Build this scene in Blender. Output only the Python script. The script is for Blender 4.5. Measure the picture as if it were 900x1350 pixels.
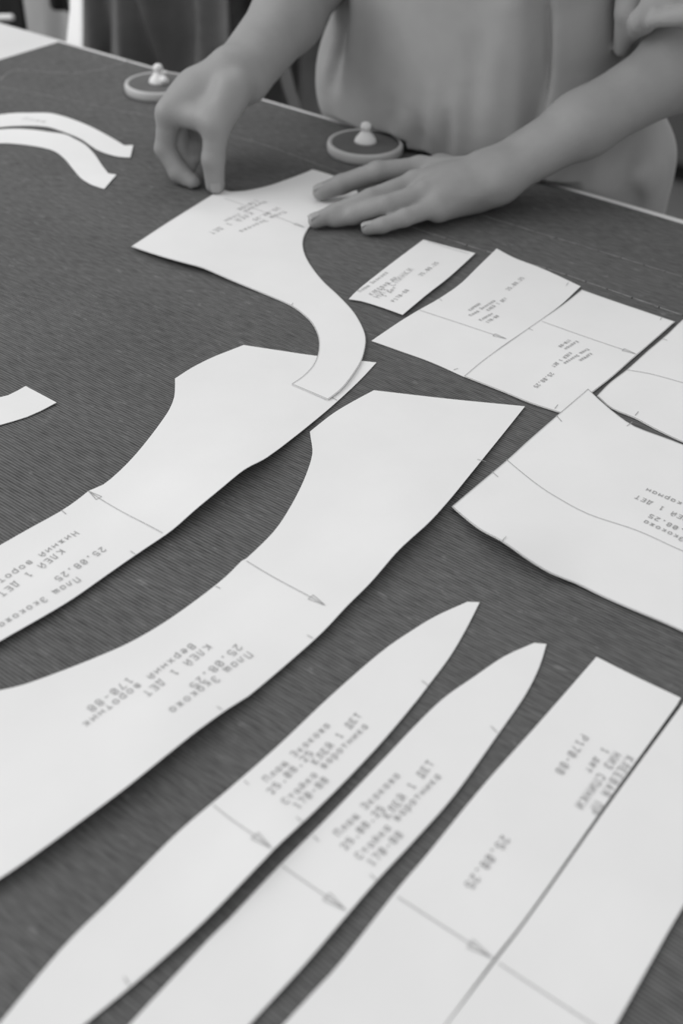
import bpy, bmesh, math, random
import numpy as np
from mathutils import Vector, Matrix
from mathutils.geometry import delaunay_2d_cdt

for o in list(bpy.data.objects):
    bpy.data.objects.remove(o)
random.seed(4)
SC = bpy.context.scene
COL = SC.collection

# ------------------------------------------------------------------ camera
# World: X runs along the cutting table, Y across it (away from the photographer), Z up, z = 0 on the cloth.
# Lens and attitude solved from the vanishing points of the table's edges in the 900 x 1350 photograph.
W_PX, H_PX = 900.0, 1350.0
VP1 = np.array([-2150.0, -590.0]); VP2 = np.array([1850.0, -470.0]); PP = np.array([450.0, 675.0])
_a, _b = VP1 - PP, VP2 - PP
F_PX = math.sqrt(-float(_a @ _b))
_d1 = np.array([_a[0], -_a[1], F_PX]); _d1 /= np.linalg.norm(_d1)
_d2 = np.array([_b[0], -_b[1], F_PX]); _d2 /= np.linalg.norm(_d2)
_ez = np.cross(-_d1, _d2)
if _ez[1] < 0: _ez = -_ez
ROT = np.stack([-_d1, _d2, _ez])            # camera (right, up, forward) -> world
CAM_H = 0.48                                # lens height over the cloth
FLOOR_Z = -0.90

def at(px, py, z=0.0):
    """point at height z that the photograph shows at (px, py)"""
    d = ROT @ np.array([px - 450.0, 675.0 - py, F_PX]); t = (z - CAM_H) / d[2]
    return np.array([d[0] * t, d[1] * t, z])
def aty(px, py, y):
    """point on the upright plane Y = y"""
    d = ROT @ np.array([px - 450.0, 675.0 - py, F_PX]); t = y / d[1]
    return np.array([d[0] * t, y, CAM_H + d[2] * t])
def pd(px, py, depth):
    """point at a given distance along the lens axis"""
    return ROT @ np.array([(px - 450.0) / F_PX * depth, (675.0 - py) / F_PX * depth, depth]) + np.array([0, 0, CAM_H])

cam_d = bpy.data.cameras.new('camera'); cam = bpy.data.objects.new('camera', cam_d); COL.objects.link(cam)
cam_d.sensor_fit = 'VERTICAL'; cam_d.sensor_height = 36.0; cam_d.lens = F_PX / H_PX * 36.0
cam_d.clip_start = 0.02; cam_d.clip_end = 60
m = Matrix.Identity(4)
for i in range(3):
    m[i][0] = ROT[i][0]; m[i][1] = ROT[i][1]; m[i][2] = -ROT[i][2]
m[2][3] = CAM_H
cam.matrix_world = m
cam_d.dof.use_dof = True; cam_d.dof.focus_distance = 0.85; cam_d.dof.aperture_fstop = 4.8; cam_d.dof.aperture_blades = 9
SC.camera = cam

# ------------------------------------------------------------------ light
SC.view_settings.view_transform = 'Standard'; SC.view_settings.look = 'None'
SC.view_settings.exposure = 0.0; SC.view_settings.gamma = 1.0; SC.view_settings.use_curve_mapping = False
world = bpy.data.worlds.new('overcast_sky'); SC.world = world; world.use_nodes = True
wn = world.node_tree.nodes['Background']
wn.inputs[0].default_value = (1, 1, 1, 1); wn.inputs[1].default_value = 0.665
def area(name, loc, target, sx, sy, power):
    d = bpy.data.lights.new(name, 'AREA'); d.shape = 'RECTANGLE'; d.size = sx; d.size_y = sy; d.energy = power
    o = bpy.data.objects.new(name, d); COL.objects.link(o); o.location = loc
    o.rotation_euler = (Vector(target) - Vector(loc)).to_track_quat('-Z', 'Y').to_euler(); return o
area('window_daylight', (-3.2, -0.9, 2.0), (-0.6, 0.7, 0.0), 3.0, 2.2, 64)
area('ceiling_lamp', (-1.2, 2.2, 2.0), (-0.6, 0.6, 0.0), 1.6, 0.5, 10)

# ------------------------------------------------------------------ materials
def mat(name, v, rough=0.6, spec=0.3, metal=0.0):
    M = bpy.data.materials.new(name); M.use_nodes = True
    p = M.node_tree.nodes['Principled BSDF']
    p.inputs['Base Color'].default_value = (v, v, v, 1); p.inputs['Roughness'].default_value = rough
    p.inputs['Specular IOR Level'].default_value = spec; p.inputs['Metallic'].default_value = metal
    return M
def nodes(M): return M.node_tree.nodes, M.node_tree.links, M.node_tree.nodes['Principled BSDF']
def noisy(M, v0, v1, scale, detail=4.0, stretch=(1, 1, 1), bump=0.0, bscale=None, dist=0.001):
    N, L, p = nodes(M)
    tc = N.new('ShaderNodeTexCoord'); mp = N.new('ShaderNodeMapping'); mp.inputs['Scale'].default_value = stretch
    L.new(tc.outputs['Object'], mp.inputs[0])
    n = N.new('ShaderNodeTexNoise'); n.inputs['Scale'].default_value = scale; n.inputs['Detail'].default_value = detail
    L.new(mp.outputs[0], n.inputs['Vector'])
    r = N.new('ShaderNodeMapRange'); r.inputs['From Min'].default_value = 0.3; r.inputs['From Max'].default_value = 0.7
    r.inputs['To Min'].default_value = v0; r.inputs['To Max'].default_value = v1
    L.new(n.outputs['Fac'], r.inputs['Value'])
    L.new(r.outputs[0], p.inputs['Base Color'])
    if bump:
        n2 = N.new('ShaderNodeTexNoise'); n2.inputs['Scale'].default_value = bscale or scale * 4; n2.inputs['Detail'].default_value = 3
        L.new(mp.outputs[0], n2.inputs['Vector'])
        b = N.new('ShaderNodeBump'); b.inputs['Strength'].default_value = bump; b.inputs['Distance'].default_value = dist
        L.new(n2.outputs['Fac'], b.inputs['Height']); L.new(b.outputs[0], p.inputs['Normal'])
    return M

def ribbed_cloth():
    M = mat('ribbed_cloth', 0.09, 0.85, 0.15); N, L, p = nodes(M)
    def math_(op, a, b=None, clamp=False):
        n = N.new('ShaderNodeMath'); n.operation = op; n.use_clamp = clamp
        for i, v in enumerate((a, b)):
            if v is None: continue
            if isinstance(v, (int, float)): n.inputs[i].default_value = v
            else: L.new(v, n.inputs[i])
        return n.outputs[0]
    tc = N.new('ShaderNodeTexCoord')
    def noise(scale, stretch, detail=2.0, rough=0.5):
        mp = N.new('ShaderNodeMapping'); mp.inputs['Scale'].default_value = stretch
        L.new(tc.outputs['Object'], mp.inputs[0])
        n = N.new('ShaderNodeTexNoise'); n.inputs['Scale'].default_value = scale; n.inputs['Detail'].default_value = detail
        n.inputs['Roughness'].default_value = rough
        L.new(mp.outputs[0], n.inputs['Vector']); return n.outputs['Fac']
    sx = N.new('ShaderNodeSeparateXYZ'); L.new(tc.outputs['Object'], sx.inputs[0])
    wob = math_('MULTIPLY', noise(5.0, (1, 1, 1)), 0.012)
    y = math_('ADD', sx.outputs['Y'], wob)
    ph = math_('MULTIPLY', y, 2 * math.pi / 0.0023)
    rib = math_('ADD', math_('MULTIPLY', math_('SINE', ph), 0.5), 0.5)             # 0..1 across each rib
    yarn = noise(1.0, (75, 480, 1), 2.0)                                            # every rib its own thread tone
    slub = noise(1.0, (70, 150, 1), 3.0, 0.6)
    soft = noise(9.0, (1, 1.6, 1), 3.0)
    v = math_('MULTIPLY', math_('SUBTRACT', yarn, 0.5), 0.15)
    v = math_('ADD', v, math_('MULTIPLY', math_('SUBTRACT', soft, 0.5), 0.045))
    v = math_('ADD', v, math_('MULTIPLY', math_('MAXIMUM', math_('SUBTRACT', slub, 0.62), 0.0), 0.55))
    v = math_('ADD', v, math_('MULTIPLY', math_('SUBTRACT', rib, 0.5), 0.085))
    v = math_('ADD', v, 0.118)
    v = math_('MAXIMUM', v, 0.02)
    L.new(v, p.inputs['Base Color'])
    b = N.new('ShaderNodeBump'); b.inputs['Strength'].default_value = 0.55; b.inputs['Distance'].default_value = 0.0006
    L.new(math_('ADD', rib, math_('MULTIPLY', yarn, 0.8)), b.inputs['Height']); L.new(b.outputs[0], p.inputs['Normal'])
    return M

M_CLOTH = ribbed_cloth()
M_PAPER = noisy(mat('white_card', 0.80, 0.75, 0.2), 0.79, 0.83, 14.0, 5.0, bump=0.25, bscale=420.0, dist=0.0003)
M_INK = mat('plotter_ink', 0.34, 0.8, 0.1)
M_CHALK = noisy(mat('chalk', 0.3, 0.95, 0.0), 0.16, 0.30, 160.0, 3.0)
M_TABLE = noisy(mat('pale_laminate', 0.72, 0.5, 0.4), 0.70, 0.76, 8.0)
M_STEEL = mat('grey_steel', 0.3, 0.4, 0.5, 0.6)
M_SKIN = noisy(mat('skin', 0.28, 0.5, 0.35), 0.268, 0.30, 34.0, 5.0, bump=0.22, bscale=300.0, dist=0.0009)
M_NAIL = mat('nail', 0.33, 0.45, 0.35)
def jersey():
    M = noisy(mat('grey_jersey', 0.33, 0.9, 0.1), 0.32, 0.345, 30.0, 4.0, bump=0.3, bscale=700.0, dist=0.0006)
    M.node_tree.nodes['Principled BSDF'].inputs['Sheen Weight'].default_value = 0.15
    return M
M_SWEATER = jersey()
M_DARK = noisy(mat('black_garment', 0.14, 0.42, 0.45), 0.09, 0.19, 7.0, 4.0, bump=0.3, bscale=60.0, dist=0.004)
M_BLACK = mat('black_cloth', 0.02, 0.8, 0.2)
M_GREYCLOTH = noisy(mat('grey_garment', 0.42, 0.85, 0.15), 0.40, 0.46, 9.0)
M_STRAP = mat('grey_strap', 0.16, 0.6, 0.3)
M_BOARD = mat('white_board', 0.82, 0.6, 0.3)
M_WHITE = mat('white_plastic', 0.8, 0.4, 0.4)
M_RIM = mat('pale_disc', 0.52, 0.45, 0.4)
M_PAD = noisy(mat('dark_pad', 0.12, 0.7, 0.25), 0.11, 0.135, 40.0)
M_FLOOR = noisy(mat('grey_floor', 0.17, 0.5, 0.3), 0.15, 0.18, 3.0)
M_WALL = noisy(mat('grey_wall', 0.4, 0.9, 0.1), 0.38, 0.42, 2.0)
M_CABINET = mat('dark_cabinet', 0.10, 0.6, 0.3)
M_TROUSER = mat('dark_trousers', 0.04, 0.85, 0.15)
M_HAIR = mat('dark_hair', 0.03, 0.5, 0.3)

# ------------------------------------------------------------------ mesh helpers
def link(name, me, material, parent=None, smooth=False):
    o = bpy.data.objects.new(name, me); COL.objects.link(o)
    if material: me.materials.append(material)
    if smooth: me.polygons.foreach_set('use_smooth', [True] * len(me.polygons))
    if parent: o.parent = parent
    return o
def from_data(name, v, f, material, parent=None, smooth=False):
    me = bpy.data.meshes.new(name); me.from_pydata([tuple(map(float, p)) for p in v], [], [tuple(map(int, q)) for q in f]); me.update()
    return link(name, me, material, parent, smooth)
def from_bm(name, bm, material, parent=None, smooth=False):
    bmesh.ops.recalc_face_normals(bm, faces=bm.faces[:])
    me = bpy.data.meshes.new(name); bm.to_mesh(me); bm.free(); return link(name, me, material, parent, smooth)
def tag(o, label, cat, group=None):
    o['label'] = label; o['category'] = cat
    if group: o['group'] = group
    return o
def empty(name, loc, label, cat, group=None):
    o = bpy.data.objects.new(name, None); o.location = loc; o.empty_display_size = 0.05; COL.objects.link(o)
    return tag(o, label, cat, group)
def structure(o): o['kind'] = 'structure'; return o
def box_bm(lo, hi, bevel=0.0, bm=None):
    bm = bm or bmesh.new()
    r = bmesh.ops.create_cube(bm, size=1.0)
    for v in r['verts']:
        v.co = Vector([lo[i] + (v.co[i] + 0.5) * (hi[i] - lo[i]) for i in range(3)])
    if bevel:
        es = list({e for v in r['verts'] for e in v.link_edges})
        bmesh.ops.bevel(bm, geom=es, offset=bevel, segments=2, affect='EDGES', profile=0.7)
    return bm
def lathe(name, prof, material, parent, n=48):
    v, f = [], []
    for r, z in prof:
        for i in range(n):
            a = 2 * math.pi * i / n; v.append((r * math.cos(a), r * math.sin(a), z))
    k = len(prof)
    for j in range(k - 1):
        for i in range(n):
            i2 = (i + 1) % n; f.append((j * n + i, j * n + i2, (j + 1) * n + i2, (j + 1) * n + i))
    f.append(tuple(reversed(range(n)))); f.append(tuple((k - 1) * n + i for i in range(n)))
    return from_data(name, v, f, material, parent, True)

# ------------------------------------------------------------------ the room
structure(from_bm('floor', box_bm((-7, -3, FLOOR_Z - 0.1), (4, 7.2, FLOOR_Z)), M_FLOOR))
structure(from_bm('wall_back', box_bm((-7, 4.6, FLOOR_Z), (4, 4.75, 2.1)), M_WALL))

# ------------------------------------------------------------------ cutting table and cloth
TAB_Y1 = 1.0955; CLOTH_Y1 = 1.0845; CLOTH_X0 = -1.292
table = empty('cutting_table', (-0.9, 0.45, FLOOR_Z), 'long pale cutting table under the dark ribbed cloth, bare at its far left end', 'table')
tx, ty, tz = table.location
def trel(lo, hi): return tuple(np.array(lo) - np.array((tx, ty, tz))), tuple(np.array(hi) - np.array((tx, ty, tz)))
from_bm('table_top', box_bm(*trel((-2.3, -0.2, -0.032), (0.5, TAB_Y1, -0.002)), 0.0025), M_TABLE, table)
for lx in (-2.2, 0.35):
    for ly in (-0.12, 0.96):
        from_bm('leg', box_bm(*trel((lx, ly, FLOOR_Z), (lx + .06, ly + .06, -0.032)), 0.004), M_STEEL, table)
bm = bmesh.new()
for lo, hi in (((-2.2, -.12, -.1), (.41, -.09, -.032)), ((-2.2, .99, -.1), (.41, 1.02, -.032))):
    box_bm(*trel(lo, hi), bm=bm)
from_bm('table_rail', bm, M_STEEL, table)

nx, ny = 90, 60
vs, fs = [], []
X = np.linspace(CLOTH_X0, 0.42, nx); Y = np.linspace(-0.17, CLOTH_Y1, ny)
for j in range(ny):
    for i in range(nx):
        ex_ = 0.002 * math.sin(Y[j] * 9) if i == 0 else 0.0
        ey_ = 0.0010 * math.sin(X[i] * 11) - 0.005 * max(0.0, min(1.2, (X[i] + .85) / .5)) if j == ny - 1 else 0.0
        vs.append((X[i] + ex_, Y[j] + ey_, 0.0))
n0 = len(vs)
for j in range(ny):
    for i in range(nx):
        p = vs[j * nx + i]; vs.append((p[0], p[1], -0.0019))
for j in range(ny - 1):
    for i in range(nx - 1):
        a = j * nx + i; fs.append((a, a + 1, a + nx + 1, a + nx)); fs.append((n0 + a, n0 + a + nx, n0 + a + nx + 1, n0 + a + 1))
ring = [i for i in range(nx)] + [j * nx + nx - 1 for j in range(1, ny)] + [(ny - 1) * nx + i for i in range(nx - 2, -1, -1)] + [j * nx for j in range(ny - 2, 0, -1)]
for a, b in zip(ring, ring[1:] + ring[:1]): fs.append((b, a, n0 + a, n0 + b))
cloth = from_data('ribbed_cloth', vs, fs, M_CLOTH)
tag(cloth, 'dark grey finely ribbed cloth spread flat over the cutting table', 'cloth')

def catmull(pts, step=0.004):
    P = [np.array(p, float) for p in pts]; out = []
    for i in range(len(P) - 1):
        p0 = P[i - 1] if i else 2 * P[0] - P[1]; p1, p2 = P[i], P[i + 1]; p3 = P[i + 2] if i + 2 < len(P) else 2 * P[-1] - P[-2]
        n = max(1, int(np.linalg.norm((p2 - p1)[:2]) / step))
        for k in range(n):
            t = k / n
            out.append(0.5 * (2 * p1 + (p2 - p0) * t + (2 * p0 - 5 * p1 + 4 * p2 - p3) * t * t + (3 * p1 - p0 - 3 * p2 + p3) * t ** 3))
    out.append(P[-1]); return out
def ribbon(pts, width, thick=0.00008):
    """flat printed or chalked line following 3-D points that lie on a near-level surface"""
    v, f = [], []
    P = [np.array(p) for p in pts]
    up = np.array([0, 0, thick])
    for i in range(len(P) - 1):
        a, b = P[i], P[i + 1]; d = b - a; d[2] = 0; d = d / (np.linalg.norm(d) + 1e-9); n = np.array([-d[1], d[0], 0]) * width / 2
        e = d * width * .35; k = len(v); v += [a - n - e + up, b - n + e + up, b + n + e + up, a + n - e + up]; f.append((k, k + 1, k + 2, k + 3))
    return v, f
for pts, w in (([(-30, 108), (0, 114), (115, 137), (195, 153), (335, 187), (447, 227), (540, 256), (632, 283), (760, 322), (900, 365), (960, 383)], 0.0016),
               ([(535, 297), (640, 331), (720, 354), (800, 381), (900, 416), (960, 437)], 0.0018),
               ([(0, 105), (20, 92), (60, 95), (95, 97), (130, 93), (172, 79)], 0.0022)):
    v, f = ribbon(catmull([at(x, y, 0.0002) for x, y in pts], 0.02), w)
    from_data('chalk_line', v, f, M_CHALK, cloth)

# ------------------------------------------------------------------ plotter lettering (single-stroke)
O4 = [[(1, 0), (0, 1), (0, 3), (1, 4), (3, 4), (4, 3), (4, 1), (3, 0), (1, 0)]]
G = {
 'П': [[(0, 0), (0, 6), (4, 6), (4, 0)]], 'л': [[(0, 0), (1, .6), (1.4, 4), (4, 4), (4, 0)]],
 'а': [[(3.8, 4), (3.8, 0)], [(3.8, 3), (2.8, 4), (1, 4), (0, 3), (0, 1), (1, 0), (2.8, 0), (3.8, 1)]],
 'щ': [[(0, 4), (0, 0), (4, 0), (4, 4)], [(2, 4), (2, 0)], [(4, 0), (4.6, 0), (4.6, -1)]],
 'Э': [[(0, 5), (1, 6), (3, 6), (4, 5), (4, 1), (3, 0), (1, 0), (0, 1)], [(1.5, 3), (4, 3)]],
 'к': [[(.4, 0), (.4, 4)], [(3.6, 4), (.4, 2), (3.6, 0)]], 'о': O4,
 'ж': [[(2, 0), (2, 4)], [(0, 4), (4, 0)], [(0, 0), (4, 4)]],
 'К': [[(0, 0), (0, 6)], [(4, 6), (0, 3), (4, 0)]], 'Л': [[(0, 0), (1, 1), (1.5, 6), (4, 6), (4, 0)]],
 'Е': [[(4, 6), (0, 6), (0, 0), (4, 0)], [(0, 3), (3, 3)]],
 'И': [[(0, 6), (0, 0), (4, 6), (4, 0)]], 'Й': [[(0, 5.4), (0, 0), (4, 5.4), (4, 0)], [(1, 7), (2, 6.3), (3, 7)]],
 'Д': [[(0, -1), (0, 0), (4.2, 0), (4.2, -1)], [(.6, 0), (1.4, 6), (3.8, 6), (3.8, 0)]], 'Т': [[(0, 6), (4, 6)], [(2, 6), (2, 0)]],
 'Н': [[(0, 0), (0, 6)], [(4, 0), (4, 6)], [(0, 3), (4, 3)]], 'н': [[(0, 0), (0, 4)], [(4, 0), (4, 4)], [(0, 2), (4, 2)]],
 'и': [[(0, 4), (0, 0), (4, 4), (4, 0)]], 'й': [[(0, 4), (0, 0), (4, 4), (4, 0)], [(1, 5.4), (2, 4.8), (3, 5.4)]],
 'в': [[(0, 0), (0, 4), (2.6, 4), (3.3, 3.1), (2.6, 2.2), (0, 2.2)], [(2.6, 2.2), (3.8, 1.1), (2.6, 0), (0, 0)]],
 'р': [[(0, -2), (0, 4)], [(0, 3), (1, 4), (3, 4), (4, 3), (4, 1), (3, 0), (1, 0), (0, 1)]],
 'т': [[(0, 4), (4, 4)], [(2, 4), (2, 0)]], 'х': [[(0, 0), (4, 4)], [(0, 4), (4, 0)]],
 'В': [[(0, 0), (0, 6), (3, 6), (4, 5), (3, 3.2), (0, 3.2)], [(3, 3.2), (4, 1.8), (3, 0), (0, 0)]],
 'е': [[(0, 2.2), (4, 2.2), (4, 3), (3, 4), (1, 4), (0, 3), (0, 1), (1, 0), (3.6, 0)]],
 'С': [[(4, 5), (3, 6), (1, 6), (0, 5), (0, 1), (1, 0), (3, 0), (4, 1)]], 'А': [[(0, 0), (2, 6), (4, 0)], [(.8, 2), (3.2, 2)]],
 'Р': [[(0, 0), (0, 6), (3, 6), (4, 5), (4, 4), (3, 3), (0, 3)]], 'М': [[(0, 0), (0, 6), (2, 3), (4, 6), (4, 0)]],
 'Я': [[(4, 0), (4, 6), (1, 6), (0, 5), (0, 4), (1, 3), (4, 3)], [(2, 3), (0, 0)]],
 'З': [[(0, 5), (1, 6), (3, 6), (4, 5), (3, 3.2), (1.5, 3.2)], [(3, 3.2), (4, 1.5), (3, 0), (1, 0), (0, 1)]],
 'п': [[(0, 0), (0, 4), (4, 4), (4, 0)]], 'м': [[(0, 0), (0, 4), (2, 2), (4, 4), (4, 0)]],
 'д': [[(0, -1), (0, 0), (4.2, 0), (4.2, -1)], [(.6, 0), (1.2, 4), (3.8, 4), (3.8, 0)]],
 '0': [[(1, 0), (0, 1), (0, 5), (1, 6), (3, 6), (4, 5), (4, 1), (3, 0), (1, 0)], [(.4, .6), (3.6, 5.4)]],
 '1': [[(.8, 4.8), (2.2, 6), (2.2, 0)], [(1, 0), (3.4, 0)]],
 '2': [[(0, 5), (1, 6), (3, 6), (4, 5), (4, 4), (0, 0), (4, 0)]],
 '5': [[(4, 6), (0, 6), (0, 3.5), (3, 3.5), (4, 2.5), (4, 1), (3, 0), (1, 0), (0, 1)]],
 '7': [[(0, 6), (4, 6), (1.5, 0)]],
 '8': [[(1, 3.2), (0, 4.3), (0, 5), (1, 6), (3, 6), (4, 5), (4, 4.3), (3, 3.2), (1, 3.2), (0, 2), (0, 1), (1, 0), (3, 0), (4, 1), (4, 2), (3, 3.2)]],
 '.': [[(1.6, 0), (2.4, 0), (2.4, .7), (1.6, .7), (1.6, 0)]], '-': [[(.6, 2.6), (3.4, 2.6)]], ' ': [],
}

# ------------------------------------------------------------------ paper pattern pieces
class Piece:
    """a sheet of pattern card cut to an outline of (px, py, height in mm); 'c' in a point marks a sharp corner"""
    def __init__(s, outline, base=1.0, label='', step=0.006):
        P = []
        for q in outline:
            z = (q[2] if len(q) > 2 and q[2] is not None else base) / 1000.0
            P.append((at(q[0], q[1], z), len(q) > 3))
        n = len(P); k0 = next((i for i in range(n) if P[i][1]), 0)
        P = P[k0:] + P[:k0]; runs, cur = [], [P[0][0]]
        for p, c in P[1:] + [P[0]]:
            cur.append(p)
            if c or p is P[0][0]: runs.append(cur); cur = [p]
        pts = []
        for r in runs: pts += catmull(r, step)[:-1]
        s.out = np.array(pts); s.base = base / 1000.0
        xy = s.out[:, :2]
        nx_ = np.roll(xy, -1, 0); s.turn = 1.0 if (xy[:, 0] * nx_[:, 1] - nx_[:, 0] * xy[:, 1]).sum() > 0 else -1.0
        inner = []; g = 0.016
        x0, y0 = xy.min(0); x1, y1 = xy.max(0)
        A, B = xy, np.roll(xy, -1, 0)
        for yy in np.arange(y0, y1, g):
            for xx in np.arange(x0, x1, g):
                q = np.array([xx + g / 2 * (int(round((yy - y0) / g)) % 2), yy])
                cond = ((A[:, 1] > q[1]) != (B[:, 1] > q[1]))
                xi = (B[:, 0] - A[:, 0]) * (q[1] - A[:, 1]) / (B[:, 1] - A[:, 1] + 1e-12) + A[:, 0]
                if (cond & (q[0] < xi)).sum() % 2 and np.min(np.hypot(xy[:, 0] - q[0], xy[:, 1] - q[1])) > 0.006:
                    inner.append(q)
        allp = [Vector(p) for p in xy] + [Vector(q) for q in inner]
        nb = len(xy)
        V, E_, Fc, _, _, _ = delaunay_2d_cdt(allp, [(i, (i + 1) % nb) for i in range(nb)], [list(range(nb))], 1, 1e-7)
        V = [np.array(v) for v in V]
        top = [np.array([v[0], v[1], s.z(v)]) for v in V]
        # boundary of the triangulation
        cnt = {}
        Fc = [list(f) for f in Fc]
        for i, f in enumerate(Fc):
            a2 = sum(V[f[k]][0] * V[f[(k + 1) % len(f)]][1] - V[f[(k + 1) % len(f)]][0] * V[f[k]][1] for k in range(len(f)))
            if a2 < 0: Fc[i] = f[::-1]
        for f in Fc:
            for a, b in zip(f, f[1:] + f[:1]): cnt[(a, b)] = 1
        N = len(top); verts = top + [t - np.array([0, 0, 0.0005]) for t in top]
        faces = [tuple(f) for f in Fc] + [tuple(N + i for i in f[::-1]) for f in Fc]
        for (a, b) in cnt:
            if (b, a) not in cnt: faces.append((b, a, N + a, N + b))
        o = verts[0] * 0; o[:2] = s.out[:, :2].mean(0); s.org = o
        s.ob = from_data('pattern_piece', [v - o for v in verts], faces, M_PAPER, None, False)
        s.ob.location = o
        tag(s.ob, label, 'paper pattern')
        for pl in s.ob.data.polygons: pl.use_smooth = True
        s.ob.data.set_sharp_from_angle(angle=0.7)
    def z(s, q):
        d2 = (s.out[:, 0] - q[0]) ** 2 + (s.out[:, 1] - q[1]) ** 2
        w = 1.0 / (d2 + 3e-5) ** 1.3
        return float((w * s.out[:, 2]).sum() / w.sum())
    def on(s, px, py):
        z = s.base
        for _ in range(3):
            p = at(px, py, z); z = s.z(p)
        return at(px, py, z)
    def add(s, name, polys, width):
        v, f = [], []
        for pl in polys:
            P = [np.array([p[0], p[1], s.z(p) + 0.00035]) for p in pl]
            a, b = ribbon(P, width); k = len(v)
            v += [x - s.org for x in a]; f += [tuple(i + k for i in q) for q in b]
        return from_data(name, v, f, M_INK, s.ob)
    def line(s, pts, arrow=None, width=0.00045, name='grain_line'):
        P = catmull([s.on(*p) for p in pts], 0.006); polys = [P]
        if arrow is not None:
            a, b = (P[-1], P[-2]) if arrow == 'end' else (P[0], P[1])
            d = a - b; d[2] = 0; d /= np.linalg.norm(d); n = np.array([-d[1], d[0], 0])
            q = a - d * 0.0115
            polys.append([a, q + n * 0.0023, q - n * 0.0023, a])
        return s.add(name, polys, width)
    def cut_line(s, width=0.00045):
        P = s.out; c = []
        for i in range(len(P)):
            d = P[(i + 1) % len(P)] - P[i - 1]; d = d / (np.linalg.norm(d) + 1e-9)
            c.append(P[i] + np.array([-d[1], d[0], 0]) * 0.0003 * s.turn)
        return s.add('cut_line', [c + c[:1]], width)
    def ticks(s, lst):
        for a, b in lst: s.add('notch_mark', [[s.on(*a), s.on(*b)]], 0.0005)
    def text(s, string, start, end, width=0.00056):
        S, E = s.on(*start), s.on(*end); d = (E - S); d[2] = 0; Ln = np.linalg.norm(d); d /= Ln
        up = np.array([-d[1], d[0], 0]); adv = Ln / max(1, len(string) - 1); u = adv * 0.135
        polys = []
        for i, ch in enumerate(string):
            for st in G[ch]:
                polys.append([S + d * (i * adv + (x - 2) * u) + up * ((y - 3) * u * 1.12) for x, y in st])
        return s.add('printed_text', polys, width)

C = 'c'
p = Piece([(-45, 158, None, C), (0, 151), (19.5, 149), (41.5, 148.7), (61, 148.7), (76, 151), (98, 158), (122, 168), (147, 181.5), (164, 191.7, None, C), (175.5, 191.2, None, C), (171.6, 207.4, None, C),
           (156.5, 206.4), (139, 201.8), (124.7, 195.4), (110, 185), (98, 179), (83, 173.4), (63.6, 167.3), (41.6, 165.6), (19.6, 166), (0, 167.5), (-45, 173, None, C)],
          1.5, 'upper of the two narrow curved white pattern strips at top left of cloth')
p.text('Плащ', (34, 157), (58, 160), 0.0005)
Piece([(-45, 174, None, C), (0, 170.5), (22, 169.7), (44, 171), (66, 174), (85.6, 177), (98, 182.7), (112.5, 191), (124.7, 203.5), (134.5, 218), (143, 228.7, None, C), (153.3, 230.1, None, C),
       (137.4, 248.7, None, C), (122, 243.8), (107.6, 235.3), (96.6, 223), (85.6, 209.6), (73.3, 199.8), (58.7, 195), (34.2, 190.8), (14.7, 189), (0, 188.6), (-45, 190, None, C)],
      1.2, 'lower of the two narrow curved white pattern strips, with the downturned end')
p3 = Piece([(173.3, 324.8, 3.5, C), (220, 294, 1.5), (280.3, 256.4, .8, C), (295, 250.2, .8, C), (303.4, 252.5), (322.3, 251.5), (339.3, 248.3), (358, 243.6), (381, 235.5), (399.8, 228.5), (412, 223.4, 1, C), (430, 228.5),
            (468, 241, 1, C), (472, 256, 1, C), (440, 277), (414, 295, .8, C), (406.7, 300.4, 1, C), (400.9, 310.9), (399, 322.5), (402, 336), (410.6, 351.7), (426, 371), (445.7, 389.4), (465, 410), (476.8, 429.5), (481.9, 445, 1.5),
            (480.6, 460.6, 2), (475, 478, 2.6), (461, 499.5, 2.8), (447.6, 515, 2.8), (432, 526.7, 2.8, C), (384.2, 506.5, 2.6, C), (399, 496.4, 2.6), (412.6, 482, 2.6), (418.4, 468.4, 2.2), (420.3, 454.8, 1.6), (418.4, 441), (410.6, 425.6),
            (399, 414), (383.4, 403), (360, 392.5, 1.2), (329, 379.7, 2), (297.8, 366.5, 3.5), (266.7, 352.9, 5.5), (249.2, 347.8, 6.5), (220, 340, 6), (192.8, 331.5, 5)],
           1.0, 'white pattern piece with long hooked tail, held under both hands')
p3.cut_line()
p3.line([(296, 262), (340, 277), (401, 300)], 'end')
for t, a, b in (('Плащ Экокожа', (374, 280), (319, 305)), ('25.08.25', (366, 275), (336, 290)), ('КЛЕЙ 1 ДЕТ', (330, 282), (279, 307)), ('Нижний план', (348, 267), (299, 291)), ('170-88', (338, 265), (316, 276))):
    p3.text(t, a, b, 0.00055)
p3.ticks([((384, 403), (386, 400))])
Piece([(-40, 530, None, C), (0, 523.6), (10.7, 521), (23, 515), (33.8, 508.9, None, C), (74.3, 530.2, 2, C), (53.3, 541.8), (35.6, 549.4), (17.8, 555), (0, 560), (-40, 568, None, C)],
      1.2, 'short white curved pattern tip at the left edge of the picture')
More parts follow.
